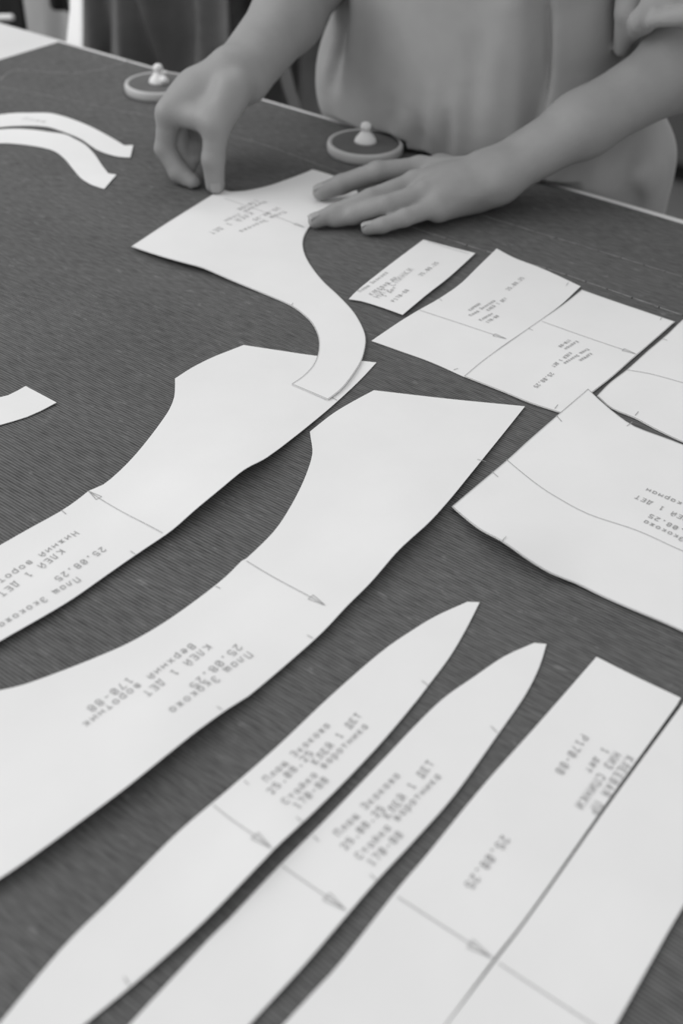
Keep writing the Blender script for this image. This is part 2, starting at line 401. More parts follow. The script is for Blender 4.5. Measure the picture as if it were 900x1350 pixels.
p5 = Piece([(-60, 752, 1, C), (0, 718.8), (38.9, 696.7), (77.8, 675.3), (101, 659.7), (116.7, 647.3, 1, C), (136, 639), (155.6, 622.8), (175, 603.3), (194.5, 580), (212, 556.7), (223.6, 539), (229.5, 523.6), (230.6, 510), (230.6, 499, 1, C),
            (252.8, 484.7), (280, 471), (307.3, 460.2), (320.9, 454.8, 1, C), (366.7, 461.7), (416.7, 469), (496, 477.8, 1.0, C), (472, 503.3, 1), (438.9, 533.9, 1.5), (405.5, 561.7, 3), (366.7, 592, 7), (347, 605, 10.5), (322, 618, 12),
            (289, 645, 11), (255.5, 672.8, 9), (227.8, 697.8, 6), (200, 717, 5), (175, 733.7, 4.5), (136, 760.9, 4), (97.3, 788, 4), (58.4, 811.4, 4.5), (0, 844.5, 5), (-60, 880, 5, C)],
           1.0, 'long white collar pattern at left, its tip under the hooked tail, lettered upside down')
p5.line([(117, 648), (140, 663), (172, 681), (214, 703)], 'start')
for t, a, b in (('Плащ Экокожа', (101, 765), (3, 824)), ('25.08.25', (134.7, 725), (77, 763)), ('КЛЕЙ 1 ДЕТ', (80, 728), (2.7, 783)), ('Нижний воротник', (98.7, 704), (-25, 784))):
    p5.text(t, a, b)
p5.ticks([((81, 673), (87, 678)), ((178, 731), (172, 727)), ((444, 528), (437, 524))])
p6 = Piece([(408.3, 568.9, 1, C), (438.9, 545), (466.7, 528.3), (492.8, 514.4, 1, C), (588.9, 525.5), (691.7, 535.6, 1.5, C), (666.7, 567, 2), (630.5, 611.7, 3.5), (594.5, 656, 5), (566.7, 686.7, 8), (538.9, 711.7, 9.5), (522, 728, 9),
            (488.9, 767, 6.5), (457.8, 797.8, 6), (424.4, 833.3, 5), (380, 873.3, 4), (335.5, 911, 4.5), (326.7, 917.8, 5), (300, 934, 7), (260, 962.5, 9), (215.5, 997.8, 10), (166.7, 1036.7, 10), (100, 1086.7, 8.5), (33, 1135, 7), (0, 1157.3, 6), (-70, 1205, 4, C),
            (-70, 925, 1, C), (0, 910), (33, 902), (83, 884), (133, 864), (173, 846), (216.7, 820.5), (260, 790), (295.5, 762), (317.8, 740, 1, C), (325, 736), (361, 700.5), (383.3, 667), (400, 634), (410, 606), (411.7, 592), (409.4, 577)],
           1.0, 'largest white collar pattern, sweeping from the middle to the left edge with an arrow')
p6.line([(325, 740), (380, 772), (428, 798)], 'end')
for t, a, b in (('Плащ Экокожа', (327, 864), (229, 936)), ('25.08.25', (313, 854), (256, 904)), ('КЛЕЙ 1 ДЕТ', (273, 854), (194, 914)), ('Верхний воротник', (252, 853), (115, 955)), ('170-88', (170, 898), (121, 934))):
    p6.text(t, a, b)
p6.ticks([((284, 773), (290, 776)), ((412, 842), (405, 838)), ((292, 936), (286, 932)), ((640, 609), (629, 606))])
p7 = Piece([(459.7, 393.8, 2.5, C), (475.6, 378.7, 1.5), (513.9, 348.6), (557.8, 315.8, 1, C), (592, 325), (626.3, 333.7, 2, C), (593, 363.9, 3), (562.4, 388, 3), (530.5, 414.5, 3, C), (501, 404.3, 2), (475.6, 396.6, 2)],
           1.2, 'smallest white rectangular pattern card, just below the flat hand')
for t, a, b in (('Плащ Экокожа', (474, 384), (508, 360)), ('КЛЕЕВАЯ ПР', (489, 388), (521, 367)), ('НИЗ СПИНКИ', (497, 391), (540, 356)), ('1 дет', (506, 390), (519, 380)), ('Р170-88', (518, 397), (536, 383)), ('25.08.25', (554, 363), (575, 347))):
    p7.text(t, a, b, 0.0005)
p7.line([(564, 319), (618, 335)], width=0.0005, name='fold_line')
p8 = Piece([(489.6, 449, 1.5, C), (526.7, 424), (552, 408.6), (577.8, 394), (606, 374.6), (629, 352.4), (654.5, 327.6, 1, C), (678, 340), (716.7, 355), (765, 377.3, 1.5, C), (740, 401, .6), (713, 421, .55), (683, 441.7, .55), (650, 465, .6), (612, 496.7, 1.2, C),
            (567.6, 477), (526.7, 462.3)], 1.0, 'white pattern card with one bowed edge beside the smallest card, tip up at top')
p8.line([(552, 409), (610, 428), (667, 447)], 'end')
for t, a, b in (('КАРМАН', (619, 409), (631, 401)), ('Плащ Экокожа', (620, 416), (650, 397)), ('КЛЕЙ 1 ДЕТ', (643, 409), (666, 394)), ('Клапан', (633, 422), (647, 414)), ('170-88', (642, 425), (655, 417)), ('25.08.25', (669, 382), (688, 367))):
    p8.text(t, a, b, 0.0005)
p8.ticks([((582, 397), (579, 394)), ((749, 373), (746, 377)), ((598, 488), (603, 486))])
p9 = Piece([(611.5, 496.2, 1.5, C), (638, 474.2, 1.3), (673, 449.3, 1.3), (706, 426.2, 1.3), (738.5, 404, 1.4), (766.7, 382, 1.8, C), (813, 398.3), (889.3, 424, 2, C), (860, 450), (833, 473.3), (806.7, 496.7), (776, 521), (747, 547, 1, C), (700, 531.7, 1.4), (666.7, 518, 1.5)],
           1.6, 'white square pattern card lying edge to edge right of the bowed card')
p9.cut_line()
p9.line([(714, 424), (776, 446), (838, 467)], 'end')
for t, a, b in (('КАРМАН', (778, 467), (765, 475)), ('Плащ Экокожа', (774, 461), (745, 479)), ('КЛЕЙ 1 ДЕТ', (751, 466), (729, 483)), ('Клапан', (760, 451), (746, 460)), ('170-88', (750, 449), (738, 457)), ('25.08.25', (727, 493), (706, 510))):
    p9.text(t, a, b, 0.0005)
p9.ticks([((696, 433), (702, 436)), ((735, 534), (731, 539)), ((872, 418), (870, 422))])
p10 = Piece([(786.7, 521.7, 1, C), (803, 505), (826.7, 486.7), (853, 463), (880, 440), (900, 421), (960, 370, 1, C), (1010, 500, 1, C), (990, 622, 1, C), (940, 598), (900, 583), (864, 566), (836, 551), (806, 538.5)], 1.0,
            'white pattern piece cut by the right edge, between the square card and the pocket piece')
p10.cut_line()
p10.line([(826, 488), (856, 493), (900, 505), (985, 530)])
p10.ticks([((837, 548), (841, 543)), ((873, 447), (879, 449))])
p11 = Piece([(774.8, 513, 3, C), (793, 530, 3), (814.7, 548, 3), (836, 562, 3), (864.4, 573, 2.5), (900, 586.5, 2), (985, 622, 2, C), (1040, 760, 2, C), (985, 872, 2, C), (900, 832.4, 2), (864, 816.4, 2), (828.9, 802, 2), (793, 786, 2.5), (757.8, 769, 3), (725.8, 756, 6), (693.8, 736, 9), (661.8, 713, 11),
             (633, 698, 9), (608.4, 679.6, 4.5), (595.3, 668, 3, C), (626, 642, 2), (669, 605.6, 2), (697, 580, 2), (738, 544.4, 2.6)], 2.0,
            'large white pocket pattern at right, one corner over the square card, lettered upside down')
p11.cut_line()
p11.line([(667, 606), (705, 637), (732, 655), (775, 678), (840, 700), (900, 727), (1000, 768)])
for t, a, b in (('Плащ Экокожа', (938, 730), (851, 689)), ('25.08.25', (914, 707), (858, 681)), ('КЛЕЙ 1 ДЕТ', (912, 689), (840, 656)), ('Нижний карман', (953, 688), (854, 647))):
    p11.text(t, a, b)
p11.ticks([((733, 548), (740, 556)), ((826, 562), (833, 557)), ((648, 622), (656, 629)), ((662, 713), (667, 708))])
p12 = Piece([(632, 793.9, 1, C), (616, 793.3, 1, C), (574.7, 812), (540, 833), (500, 861.3), (433, 920), (366.7, 983), (300, 1041.7), (233, 1099), (150, 1182.5), (95, 1236), (50, 1287.5), (0, 1348.5), (-35, 1392, 1, C), (20, 1425, 1, C), (55, 1395, 1), (112.5, 1349, 1.5), (190, 1285, 2.5), (270, 1212.5, 5), (345, 1135, 7.5),
             (360, 1119, 7.5), (416.7, 1066.7, 4.5), (466.7, 1016.7, 3), (510, 970, 2), (551.7, 920, 1.5), (564, 904), (593, 865), (614.7, 828)], 1.0, 'left of the two long white blade shaped patterns in the foreground')
p12.line([(281, 1062), (318, 1090), (357, 1118)], 'end')
for t, a, b in (('Плащ Экокожа', (351, 1027), (429, 957)), ('25.08.25', (357, 1043), (407, 994)), ('КЛЕЙ 1 ДЕТ', (415, 1004), (471, 944)), ('Стойка воротника', (376, 1056), (479, 958)), ('170-88', (391, 1062), (427, 1029))):
    p12.text(t, a, b)
p12.ticks([((564, 904), (556, 898)), ((322, 1030), (328, 1035)), ((398, 1084), (391, 1078)), ((170, 1299), (164, 1289))])
p13 = Piece([(720, 849, 1, C), (704, 847.5, 1, C), (665, 865), (625, 892), (582.7, 922), (540, 964), (516.7, 989), (433, 1076.7), (366.7, 1143), (300, 1214), (275, 1238.5), (172.5, 1349), (120, 1410, 1, C), (260, 1440, 1, C), (285, 1400, 1), (330, 1349, 1.5), (400, 1272.5, 3), (450, 1214, 3.5), (496.7, 1160, 3), (550, 1103, 2.5), (600, 1046, 2),
             (657, 966.7), (692, 916), (710.7, 878.7)], 1.0, 'right of the two long white blade shaped patterns in the foreground')
p13.line([(372, 1142), (412, 1170), (455, 1200)], 'end')
for t, a, b in (('Плащ Экокожа', (445, 1098), (521, 1023)), ('25.08.25', (454, 1116), (501, 1067)), ('КЛЕЙ 1 ДЕТ', (510, 1075), (566, 1007)), ('Стойка воротника', (473, 1128), (575, 1024)), ('170-88', (489, 1137), (525, 1101))):
    p13.text(t, a, b)
p13.ticks([((655, 966), (647, 958)), ((413, 1103), (420, 1109)), ((495, 1160), (488, 1153))])
p14 = Piece([(786, 866, 1, C), (838, 892), (897, 920, 1.2, C), (892, 929), (805, 1050), (700, 1200), (650, 1265), (588, 1349), (545, 1405, 1, C), (325, 1405, 1, C), (375, 1349), (425, 1295), (450, 1267), (525, 1171), (560, 1130), (635.5, 1037), (711, 952)],
            1.2, 'white rectangular pattern strip at lower right, lettered along its right edge')
p14.line([(524, 1183), (580, 1219), (648, 1263)], 'end')
for t, a, b in (('КЛЕЕВАЯ ПР', (829, 1001), (782, 1069)), ('НИЗ СПИНКИ', (812, 996), (764, 1062)), ('1 дет', (797, 990), (777, 1016)), ('Р170-88', (769, 973), (738, 1017)), ('25.08.25', (665, 1107), (619, 1167))):
    p14.text(t, a, b)
p15 = Piece([(902, 925, 1.8, C), (1010, 975, 1.5, C), (985, 1060, 1.5), (900, 1195, 2), (858, 1268, 2.2), (812, 1350, 2.2), (780, 1405, 2.2, C), (546, 1405, 1.6, C), (590, 1349, 1.6), (653, 1267, 1.6), (704, 1200, 1.7), (809.5, 1051, 1.8)], 1.8,
            'white pattern strip in the lower right corner, with no lettering')
p15.line([(657, 1270), (710, 1305), (790, 1357)])

# ------------------------------------------------------------------ pattern weights
def weight(px, py, label, twist):
    c = at(px, py, 0.0)
    r = empty('pattern_weight', c, label, 'weight', 'round pattern weights on the cloth'); r.rotation_euler = (0, 0, twist)
    R0 = 0.0435
    lathe('disc', [(R0 - .002, 0.0), (R0 - .0004, .0015), (R0, .005), (R0, .009), (R0 - .001, .0112), (R0 - .003, .012), (R0 - .0045, .0115), (R0 - .005, .0106)], M_RIM, r, 72)
    lathe('top_pad', [(R0 - .0052, .0100), (R0 - .0056, .0112), (R0 - .007, .0114)], M_PAD, r, 64)
    k = lathe('knob', [(.0124, .0114), (.0127, .0126), (.0112, .0160), (.0080, .0200), (.0058, .0224), (.0048, .0235), (.0046, .0245), (.0054, .0258), (.0062, .0280), (.0060, .0305), (.0046, .0328), (.0022, .0340)], M_WHITE, r, 40)
    return r, k
weight(481, 200, 'round pattern weight with white knob behind the flat hand, against the sweater', 0.4)
r2, k2 = weight(210.5, 120.5, 'round pattern weight with white knob at far edge behind the pinching hand', 1.1)
bm = bmesh.new(); bmesh.ops.create_uvsphere(bm, u_segments=16, v_segments=10, radius=1.0)
for v in bm.verts: v.co = Vector((0.0115 + v.co.x * .0065, v.co.y * .0045, .0175 + v.co.z * .0042))
nut = from_bm('screw_cap', bm, M_WHITE, r2, True); nut.rotation_euler = (0, 0, -1.1 - 0.3)

# ------------------------------------------------------------------ things behind the table
def drape(name, px0, px1, py_top, py_bot, y, material, label, folds, amp, thick=0.006, parent=None, skew=0.0, seed=1, cat='garment', low=None):
    """a hanging cloth with real folds: a closed wavy sheet between two picture columns on the upright plane Y = y"""
    rnd = random.Random(seed); a, b = aty(px0, 40, y), aty(px1, 40, y); zt, zb = aty((px0 + px1) / 2, py_top, y)[2], aty((px0 + px1) / 2, py_bot, y)[2]
    if low is not None: zb = low
    nu, nv = 96, 40; v, f = [], []
    ph = [rnd.uniform(0, 6.28) for _ in range(6)]
    for side in (0, 1):
        for j in range(nv):
            t = j / (nv - 1)
            for i in range(nu):
                s = i / (nu - 1)
                w = amp * (math.sin((s + .10 * math.sin(3.1 * t + ph[4]) + .06 * math.sin(7 * s + ph[5])) * folds * 6.28 + ph[0]) + .5 * math.sin((s - .12 * t) * folds * 2.1 * 6.28 + ph[1]) * math.sin(5 * t + ph[3]) + .5 * math.sin(s * folds * .55 * 6.28 + ph[2] + 5 * t)) * (.55 + .45 * t)
                w *= min(1.0, 5 * s + .02, 5 * (1 - s) + .02)
                xx = a[0] + (b[0] - a[0]) * s + skew * t + 0.3 * amp * math.cos(s * folds * 6.28 + ph[3])* min(1, 4*s, 4*(1-s))
                v.append((xx, y + w + side * thick, zt + (zb - zt) * t))
    n = nu * nv
    for j in range(nv - 1):
        for i in range(nu - 1):
            q = j * nu + i; f.append((q, q + nu, q + nu + 1, q + 1)); f.append((n + q, n + q + 1, n + q + nu + 1, n + q + nu))
    for j in range(nv - 1):
        for i in (0, nu - 1):
            q = j * nu + i; f.append((q, q + nu, n + q + nu, n + q) if i else (q + nu, q, n + q, n + q + nu))
    for i in range(nu - 1):
        for j in (0, nv - 1):
            q = j * nu + i; f.append((q, q + 1, n + q + 1, n + q) if j == 0 else (q + 1, q, n + q, n + q + 1))
    c = np.array([(a[0] + b[0]) / 2, y, zb])
    o = from_data(name, [np.array(p) - c for p in v], f, material, parent, True); o.location = c
    tag(o, label, cat); return o
drape('black_coat', 105, 300, -260, 0, 1.42, M_DARK, 'black glossy coat hanging behind the table left of the pinching hand', 2.8, 0.034, seed=5, low=-0.55)
drape('black_skirt', 285, 470, -260, 0, 1.56, M_DARK, 'black skirt hanging behind the table between the arm and the sweater', 2.6, 0.02, seed=9, low=-0.55)
bq = lambda px, py: aty(px, py, 1.18 + (57 - py) * .0012)
q0, q1, q2, q3, q4 = bq(87.5, 57), bq(105.5, 62), bq(105.5, -80), bq(92, 12), bq(92.5, -80); low = np.array([0, 0, -.4])
bm = bmesh.new(); out = [q0 + low + np.array([-.008, -.02, 0]), q0, q3, q4, q2, q1, q1 + low + np.array([0, -.02, 0])]
fr_ = [bm.verts.new(Vector(q)) for q in out]; bk_ = [bm.verts.new(Vector(q) + Vector((0, .006, 0))) for q in out]
bm.faces.new(fr_); bm.faces.new(bk_[::-1])
for i in range(len(out)): bm.faces.new((fr_[i], fr_[(i + 1) % len(out)], bk_[(i + 1) % len(out)], bk_[i]))
tag(from_bm('white_board', bm, M_BOARD), 'bright white board edge standing upright behind the table corner', 'board')
drape('grey_cloth', 24, 90, -220, 0, 1.75, M_GREYCLOTH, 'mid grey cloth hanging behind the bare white end of the table', 1.3, 0.012, seed=3, low=-0.6, skew=0.02)
drape('black_jacket', -80, 33, -260, 29, 1.40, M_BLACK, 'black jacket hem hanging in the top left corner', 1.6, 0.012, seed=11)
drape('black_cloth', 70, 92, -220, 14, 1.66, M_BLACK, 'small black cloth corner over the grey cloth beside the white board', 0.8, 0.006, seed=12)
# pale strap on the skirt, white bar end
a0, a1 = aty(366, 60, 1.47), aty(398, 170, 1.47)
bm = bmesh.new()
pts = [a0 + (a0 - a1) * 1.6, a0, (a0 + a1) / 2 + np.array([-.004, 0, 0]), a1, a1 + (a1 - a0) * 1.5]
P = catmull(pts, 0.03); rows = []
for q in P:
    rows.append([bm.verts.new(Vector(q) + Vector((dx, dy, 0))) for dx, dy in ((-.0125, 0), (.0125, 0), (.0125, .004), (-.0125, .004))])
for r0, r1 in zip(rows, rows[1:]):
    for i in range(4): bm.faces.new((r0[i], r0[(i + 1) % 4], r1[(i + 1) % 4], r1[i]))
bm.faces.new(rows[0]); bm.faces.new(rows[-1][::-1])
tag(from_bm('belt', bm, M_STRAP), 'grey belt hanging slantwise in front of the black skirt', 'belt')
bm = bmesh.new(); b0, b1 = aty(-60, 24, 1.30), aty(17, 23, 1.30); d = Vector(b1 - b0); L_ = d.length; d.normalize()
qr = d.to_track_quat('Z', 'Y'); rows = []
for rr, tt in ((.001, -.0), (.0055, .001), (.006, .01), (.006, L_ - .006), (.0055, L_ - .002), (.004, L_), (.001, L_ + .0015)):
    rows.append([bm.verts.new(Vector(b0) + d * tt + qr @ Vector((rr * math.cos(k * .3927), rr * math.sin(k * .3927), 0))) for k in range(16)])
for r0, r1 in zip(rows, rows[1:]):
    for i in range(16): bm.faces.new((r0[i], r0[(i + 1) % 16], r1[(i + 1) % 16], r1[i]))
bm.faces.new(rows[0]); bm.faces.new(rows[-1])
tag(from_bm('rod', bm, M_WHITE, None, True), 'white rounded rod end against the black jacket in the corner', 'rod')
# dark cabinet far right
c0 = at(850, 232, FLOOR_Z)
cb = empty('cabinet', (c0[0] + .3, c0[1], FLOOR_Z), 'dark low cabinet standing far behind the sweater at right', 'cabinet')
from_bm('carcass', box_bm((-.5, 0, .06), (1.7, .5, .85), .004), M_CABINET, cb)
for i in range(3):
    dd = from_bm('cabinet_door', box_bm((-.49 + i * .73, -.018, .08), (-.49 + i * .73 + .72, -.001, .84), .003), M_CABINET, cb)
    from_bm('handle', box_bm((-.49 + i * .73 + .6, -.04, .55), (-.49 + i * .73 + .62, -.018, .7), .004), M_STEEL, dd)
from_bm('plinth', box_bm((-.48, .04, 0), (1.68, .46, .06)), M_BLACK, cb)

# ------------------------------------------------------------------ signed-distance modelling for the person
def cone(a, b, ra, rb):
    a, b = np.array(a, float), np.array(b, float)
    return ('c', a, b, ra, rb)
def ell(c, r, axes=None):
    return ('e', np.array(c, float), np.array(r, float), np.eye(3) if axes is None else np.array(axes, float))
def pdist(pr, P):
    if pr[0] == 'c':
        _, a, b, ra, rb = pr; ab = b - a; t = np.clip(((P - a) @ ab) / (ab @ ab + 1e-12), 0, 1)
        return np.linalg.norm(P - a - t[..., None] * ab, axis=-1) - (ra + t * (rb - ra))
    if pr[0] == 'e':
        _, c, r, ax = pr; q = (P - c) @ ax.T; k0 = np.linalg.norm(q / r, axis=-1); k1 = np.linalg.norm(q / (r * r), axis=-1)
        return k0 * (k0 - 1.0) / (k1 + 1e-9)
    return pr[1](P)
def smin(a, b, k):
    h = np.maximum(k - np.abs(a - b), 0) / k
    return np.minimum(a, b) - h * h * k * 0.25
def field(groups, P, keep=None):
    """groups: list of (k_out, k_in, prims, sign); sign -1 carves"""
    d = np.full(P.shape[:-1], 1.0)
    for gi, (ko, ki, prims, sg) in enumerate(groups):
        g = None
        for pi, pr in enumerate(prims):
            if keep is not None and (gi, pi) not in keep: continue
            q = pdist(pr, P); g = q if g is None else smin(g, q, ki)
        if g is None: continue
        d = smin(d, g, ko) if sg > 0 else -smin(-d, g, ko)
    return d
def surface(groups, lo, hi, h, post=None, margin=0.045):
    """surface nets over the blocks that the surface crosses"""
    lo = np.array(lo, float); hi = np.array(hi, float); B = 24
    nb = np.ceil((hi - lo) / (h * B)).astype(int); V_all, K_all, Q_all = [], [], []
    NX = nb * B + 2
    def key(I): return (I[..., 0].astype(np.int64) * NX[1] + I[..., 1]) * NX[2] + I[..., 2]
    corners = np.array([(i, j, k) for i in (0, 1) for j in (0, 1) for k in (0, 1)])
    rad = h * B * 0.9
    idx = np.stack(np.meshgrid(*[np.arange(n) for n in nb], indexing='ij'), -1).reshape(-1, 3)
    cen = lo + (idx + 0.5) * h * B
    dist = [[pdist(pr, cen) for pr in g[2]] for g in groups]
    dmin = np.full(len(idx), 9.0)
    for g, dg in zip(groups, dist):
        if g[3] > 0:
            for q in dg: dmin = np.minimum(dmin, q)
    for bi in np.nonzero((dmin < rad + margin))[0]:
        keep = {(gi, pi) for gi, dg in enumerate(dist) for pi, q in enumerate(dg) if q[bi] < rad + margin}
        base = idx[bi] * B
        ax = [np.arange(B + 2) + base[k] for k in range(3)]
        I = np.stack(np.meshgrid(*ax, indexing='ij'), -1)
        P = lo + I * h
        D = field(groups, P, keep)
        if post is not None: D = post(P, D)
        if D.min() > 0 or D.max() < 0: continue
        S = D < 0
        c = np.stack([S[i:B + 1 + i, j:B + 1 + j, k:B + 1 + k] for i, j, k in corners])
        act = (c.any(0) & ~c.all(0)); ci = np.argwhere(act)
        if not len(ci): continue
        acc = np.zeros((len(ci), 3)); cnt = np.zeros(len(ci))
        for e0 in range(8):
            for axn in range(3):
                if corners[e0][axn]: continue
                c0 = corners[e0]; c1 = c0.copy(); c1[axn] = 1
                i0 = ci + c0; i1 = ci + c1
                d0 = D[i0[:, 0], i0[:, 1], i0[:, 2]]; d1 = D[i1[:, 0], i1[:, 1], i1[:, 2]]
                cr = (d0 < 0) != (d1 < 0); t = np.where(cr, d0 / (d0 - d1 + 1e-12), 0)
                pt = c0 + t[:, None] * (c1 - c0); acc += np.where(cr[:, None], pt, 0); cnt += cr
        V_all.append(lo + (ci + base + acc / cnt[:, None]) * h); K_all.append(key(ci + base))
        for axn in range(3):
            u, w = (axn + 1) % 3, (axn + 2) % 3
            sl0 = [slice(1, B + 1)] * 3; sl0[axn] = slice(0, B); sl1 = list(sl0); sl1[axn] = slice(1, B + 1)
            s0, s1 = S[tuple(sl0)], S[tuple(sl1)]
            # edge from (cell) to +axis; interior cells need u,w >= 1
            ed = np.argwhere(s0 != s1)
            if not len(ed): continue
            off = np.ones(3, int); off[axn] = 0; g0 = ed + off
            # the edge belongs to this block when its node lies in rows 1..B
            flip = s0[ed[:, 0], ed[:, 1], ed[:, 2]]
            du = np.zeros(3, int); du[u] = 1; dw = np.zeros(3, int); dw[w] = 1
            a = key(g0 + base); b_ = key(g0 - du + base); c_ = key(g0 - du - dw + base); d_ = key(g0 - dw + base)
            q = np.stack([a, b_, c_, d_], -1); q[~flip] = q[~flip][:, ::-1]
            Q_all.append(q)
    V = np.concatenate(V_all); K = np.concatenate(K_all); Q = np.concatenate(Q_all)
    uk, first = np.unique(K, return_index=True); V = V[first]
    Q = np.unique(Q, axis=0)
    pos = np.searchsorted(uk, Q); pos = np.minimum(pos, len(uk) - 1)
    ok = (uk[pos] == Q).all(1); return V, pos[ok]
def mesh_np(name, V, Q, material, parent=None):
    me = bpy.data.meshes.new(name); n = len(Q)
    me.vertices.add(len(V)); me.vertices.foreach_set('co', V.astype(np.float32).ravel())
    me.loops.add(n * 4); me.loops.foreach_set('vertex_index', Q.astype(np.int32).ravel())
    me.polygons.add(n); me.polygons.foreach_set('loop_start', np.arange(0, n * 4, 4, dtype=np.int32)); me.polygons.foreach_set('loop_total', np.full(n, 4, np.int32))
    me.update(calc_edges=True); me.validate(); return link(name, me, material, parent, True)

# joints of the person's left hand (flat on the card, at the right of the photograph)
def J(px, py, z): return at(px, py, z)
fi = [J(423, 253, .0105), J(450, 243, .018), J(497, 227, .031), J(553, 222, .031)]
fm = [J(416, 291, .0085), J(441, 281, .0135), J(488, 262, .024), J(545, 241, .031)]
fr = [J(441, 290, .0085), J(465, 284, .0135), J(508, 271, .023), J(558, 255, .029)]
fp = [J(485, 301, .0078), J(504, 297, .011), J(533, 287, .0165), J(577, 272, .0215)]
wr = J(652, 232, .036)
el = J(905, 84, .122)
R_F = {'i': (.0088, .0100, .0110, .0116), 'm': (.0078, .0088, .0098, .0110), 'r': (.0078, .0088, .0096, .0106), 'p': (.0068, .0076, .0086, .0098)}
def finger(pts, rr, tipk=1.0):
    out = []
    for i in range(3): out.append(cone(pts[i], pts[i + 1], rr[i] * (tipk if i == 0 else 1), rr[i + 1]))
    
    return out
wdir = (el - wr) / np.linalg.norm(el - wr)
side = np.cross(wdir, [0, 0, 1.0]); side /= np.linalg.norm(side)           # across the wrist
w_a, w_b = wr + side * .0135, wr - side * .0135
mid = wr + (el - wr) * 0.45; mid_a, mid_b = mid + side * .009, mid - side * .009
palm = []
for pt, r0, s in ((fi[3], .0122, -.014), (fm[3], .0124, -.005), (fr[3], .0118, .005), (fp[3], .0105, .013)):
    q = wr + side * (-s) - wdir * 0.004
    palm.append(cone(pt + np.array([0, 0, -.003]), q, r0, .0148))
thumb_l = [J(552, 226, .0105), J(580, 220, .0125), J(618, 222, .024)]
palm.append(cone(thumb_l[2], thumb_l[1], .0135, .0100)); palm.append(cone(thumb_l[1], thumb_l[0], .0100, .0085))
palm.append(ell(J(606, 243, .030), [.034, .034, .0125]))
heel = J(626, 260, .018); palm.append(cone(heel, fp[3] + np.array([0, .004, -.003]), .0140, .0085))
arm_l = [cone(w_a, mid_a, .0180, .0255), cone(w_b, mid_b, .0180, .0255), cone(mid_a, el, .0255, .035), cone(mid_b, el, .0255, .035)]
tend = []
for pt in (fi[3], fm[3], fr[3], fp[3]):
    tend.append(cone(pt + np.array([0, 0, .0072]), pt * .5 + wr * .5 + np.array([0, 0, .0115]), .0042, .0022))
# joints of the person's right hand (pinching, at the left of the photograph); depth along the lens axis
gt = [pd(283.5, 243.5, 1.178), pd(281, 210, 1.163), pd(285.5, 165, 1.147), pd(306, 121, 1.150)]
gi = [pd(254, 240.5, 1.188), pd(236, 227, 1.190), pd(217.5, 196, 1.184), pd(222.5, 150, 1.166)]
gm = [pd(249, 220, 1.202), pd(239, 207, 1.198), pd(235, 180, 1.190), pd(234, 146, 1.178)]
gr = [pd(256, 209, 1.199), pd(256, 193, 1.202), pd(250, 172, 1.206), pd(248, 140, 1.198)]
gp = [pd(264, 196, 1.229), pd(263, 180, 1.231), pd(257, 166, 1.231), pd(259, 138, 1.218)]
wr2 = pd(318, 98, 1.172); el2 = pd(446, -62, 1.305)
wd2 = (el2 - wr2) / np.linalg.norm(el2 - wr2)
vdir = ROT @ np.array([0, 0, 1.0])
s2 = np.cross(wd2, vdir); s2 /= np.linalg.norm(s2)
palm2 = []
for pt, r0, s, dz in ((gi[3], .0125, .010, -.006), (gm[3], .012, .006, .000), (gr[3], .0115, .002, .007), (gp[3], .011, -.002, .014)):
    palm2.append(cone(pt, wr2 + s2 * s + vdir * dz - wd2 * .006, r0, .0185))
thn = [cone(gt[3], gt[2], .0205, .0145), cone(pd(228, 148, 1.166), pd(272, 158, 1.150), .0120, .0135), cone(pd(258, 116, 1.174), pd(282, 140, 1.163), .020, .018), cone(pd(242, 130, 1.172), pd(300, 98, 1.170), .0165, .019)]
mid2 = wr2 + (el2 - wr2) * .45
arm_r = [cone(wr2 + s2 * .010, mid2 + s2 * .006, .0215, .0310), cone(wr2 - s2 * .010, mid2 - s2 * .006, .0215, .0310), cone(mid2, el2, .0335, .039)]
tend2 = [cone(gi[3] + np.array([-.004, 0, .007]), gi[3] * .4 + wr2 * .6 + np.array([-.004, 0, .012]), .004, .002),
         cone(gt[2] + (gt[3] - gt[2]) * .2 - vdir * .009, wr2 - vdir * .014 + s2 * -.004, .0045, .003)]
# shoulders, trunk, neck and head (inside the sweater or above the frame)
sh_l = np.array([-.475, 1.205, .42]); sh_r = np.array([-.835, 1.205, .42]); chest = np.array([-.655, 1.205, .33])
trunk = [cone(el, sh_l, .038, .047), cone(el2, sh_r, .039, .047), cone(sh_l, sh_r, .05, .05), cone(chest + [.06, 0, 0], chest + [.05, 0, -.36], .085, .085),
         cone(chest + [-.06, 0, 0], chest + [-.05, 0, -.36], .085, .085), cone(chest + [0, 0, .09], chest + [0, -.025, .21], .05, .046)]
hd = chest + np.array([0, -.055, .31])
head = [ell(hd, [.074, .092, .105]), ell(hd + [0, -.045, -.065], [.048, .048, .05]), cone(hd + [0, -.088, .005], hd + [0, -.104, -.025], .008, .012),
        ell(hd + [.075, .005, -.005], [.01, .018, .03]), ell(hd + [-.075, .005, -.005], [.01, .018, .03]), cone(hd + [.018, -.087, -.055], hd + [-.018, -.087, -.055], .007, .007),
        cone(hd + [.018, -.084, .026], hd + [.045, -.074, .026], .009, .008), cone(hd + [-.018, -.084, .026], hd + [-.045, -.074, .026], .009, .008)]
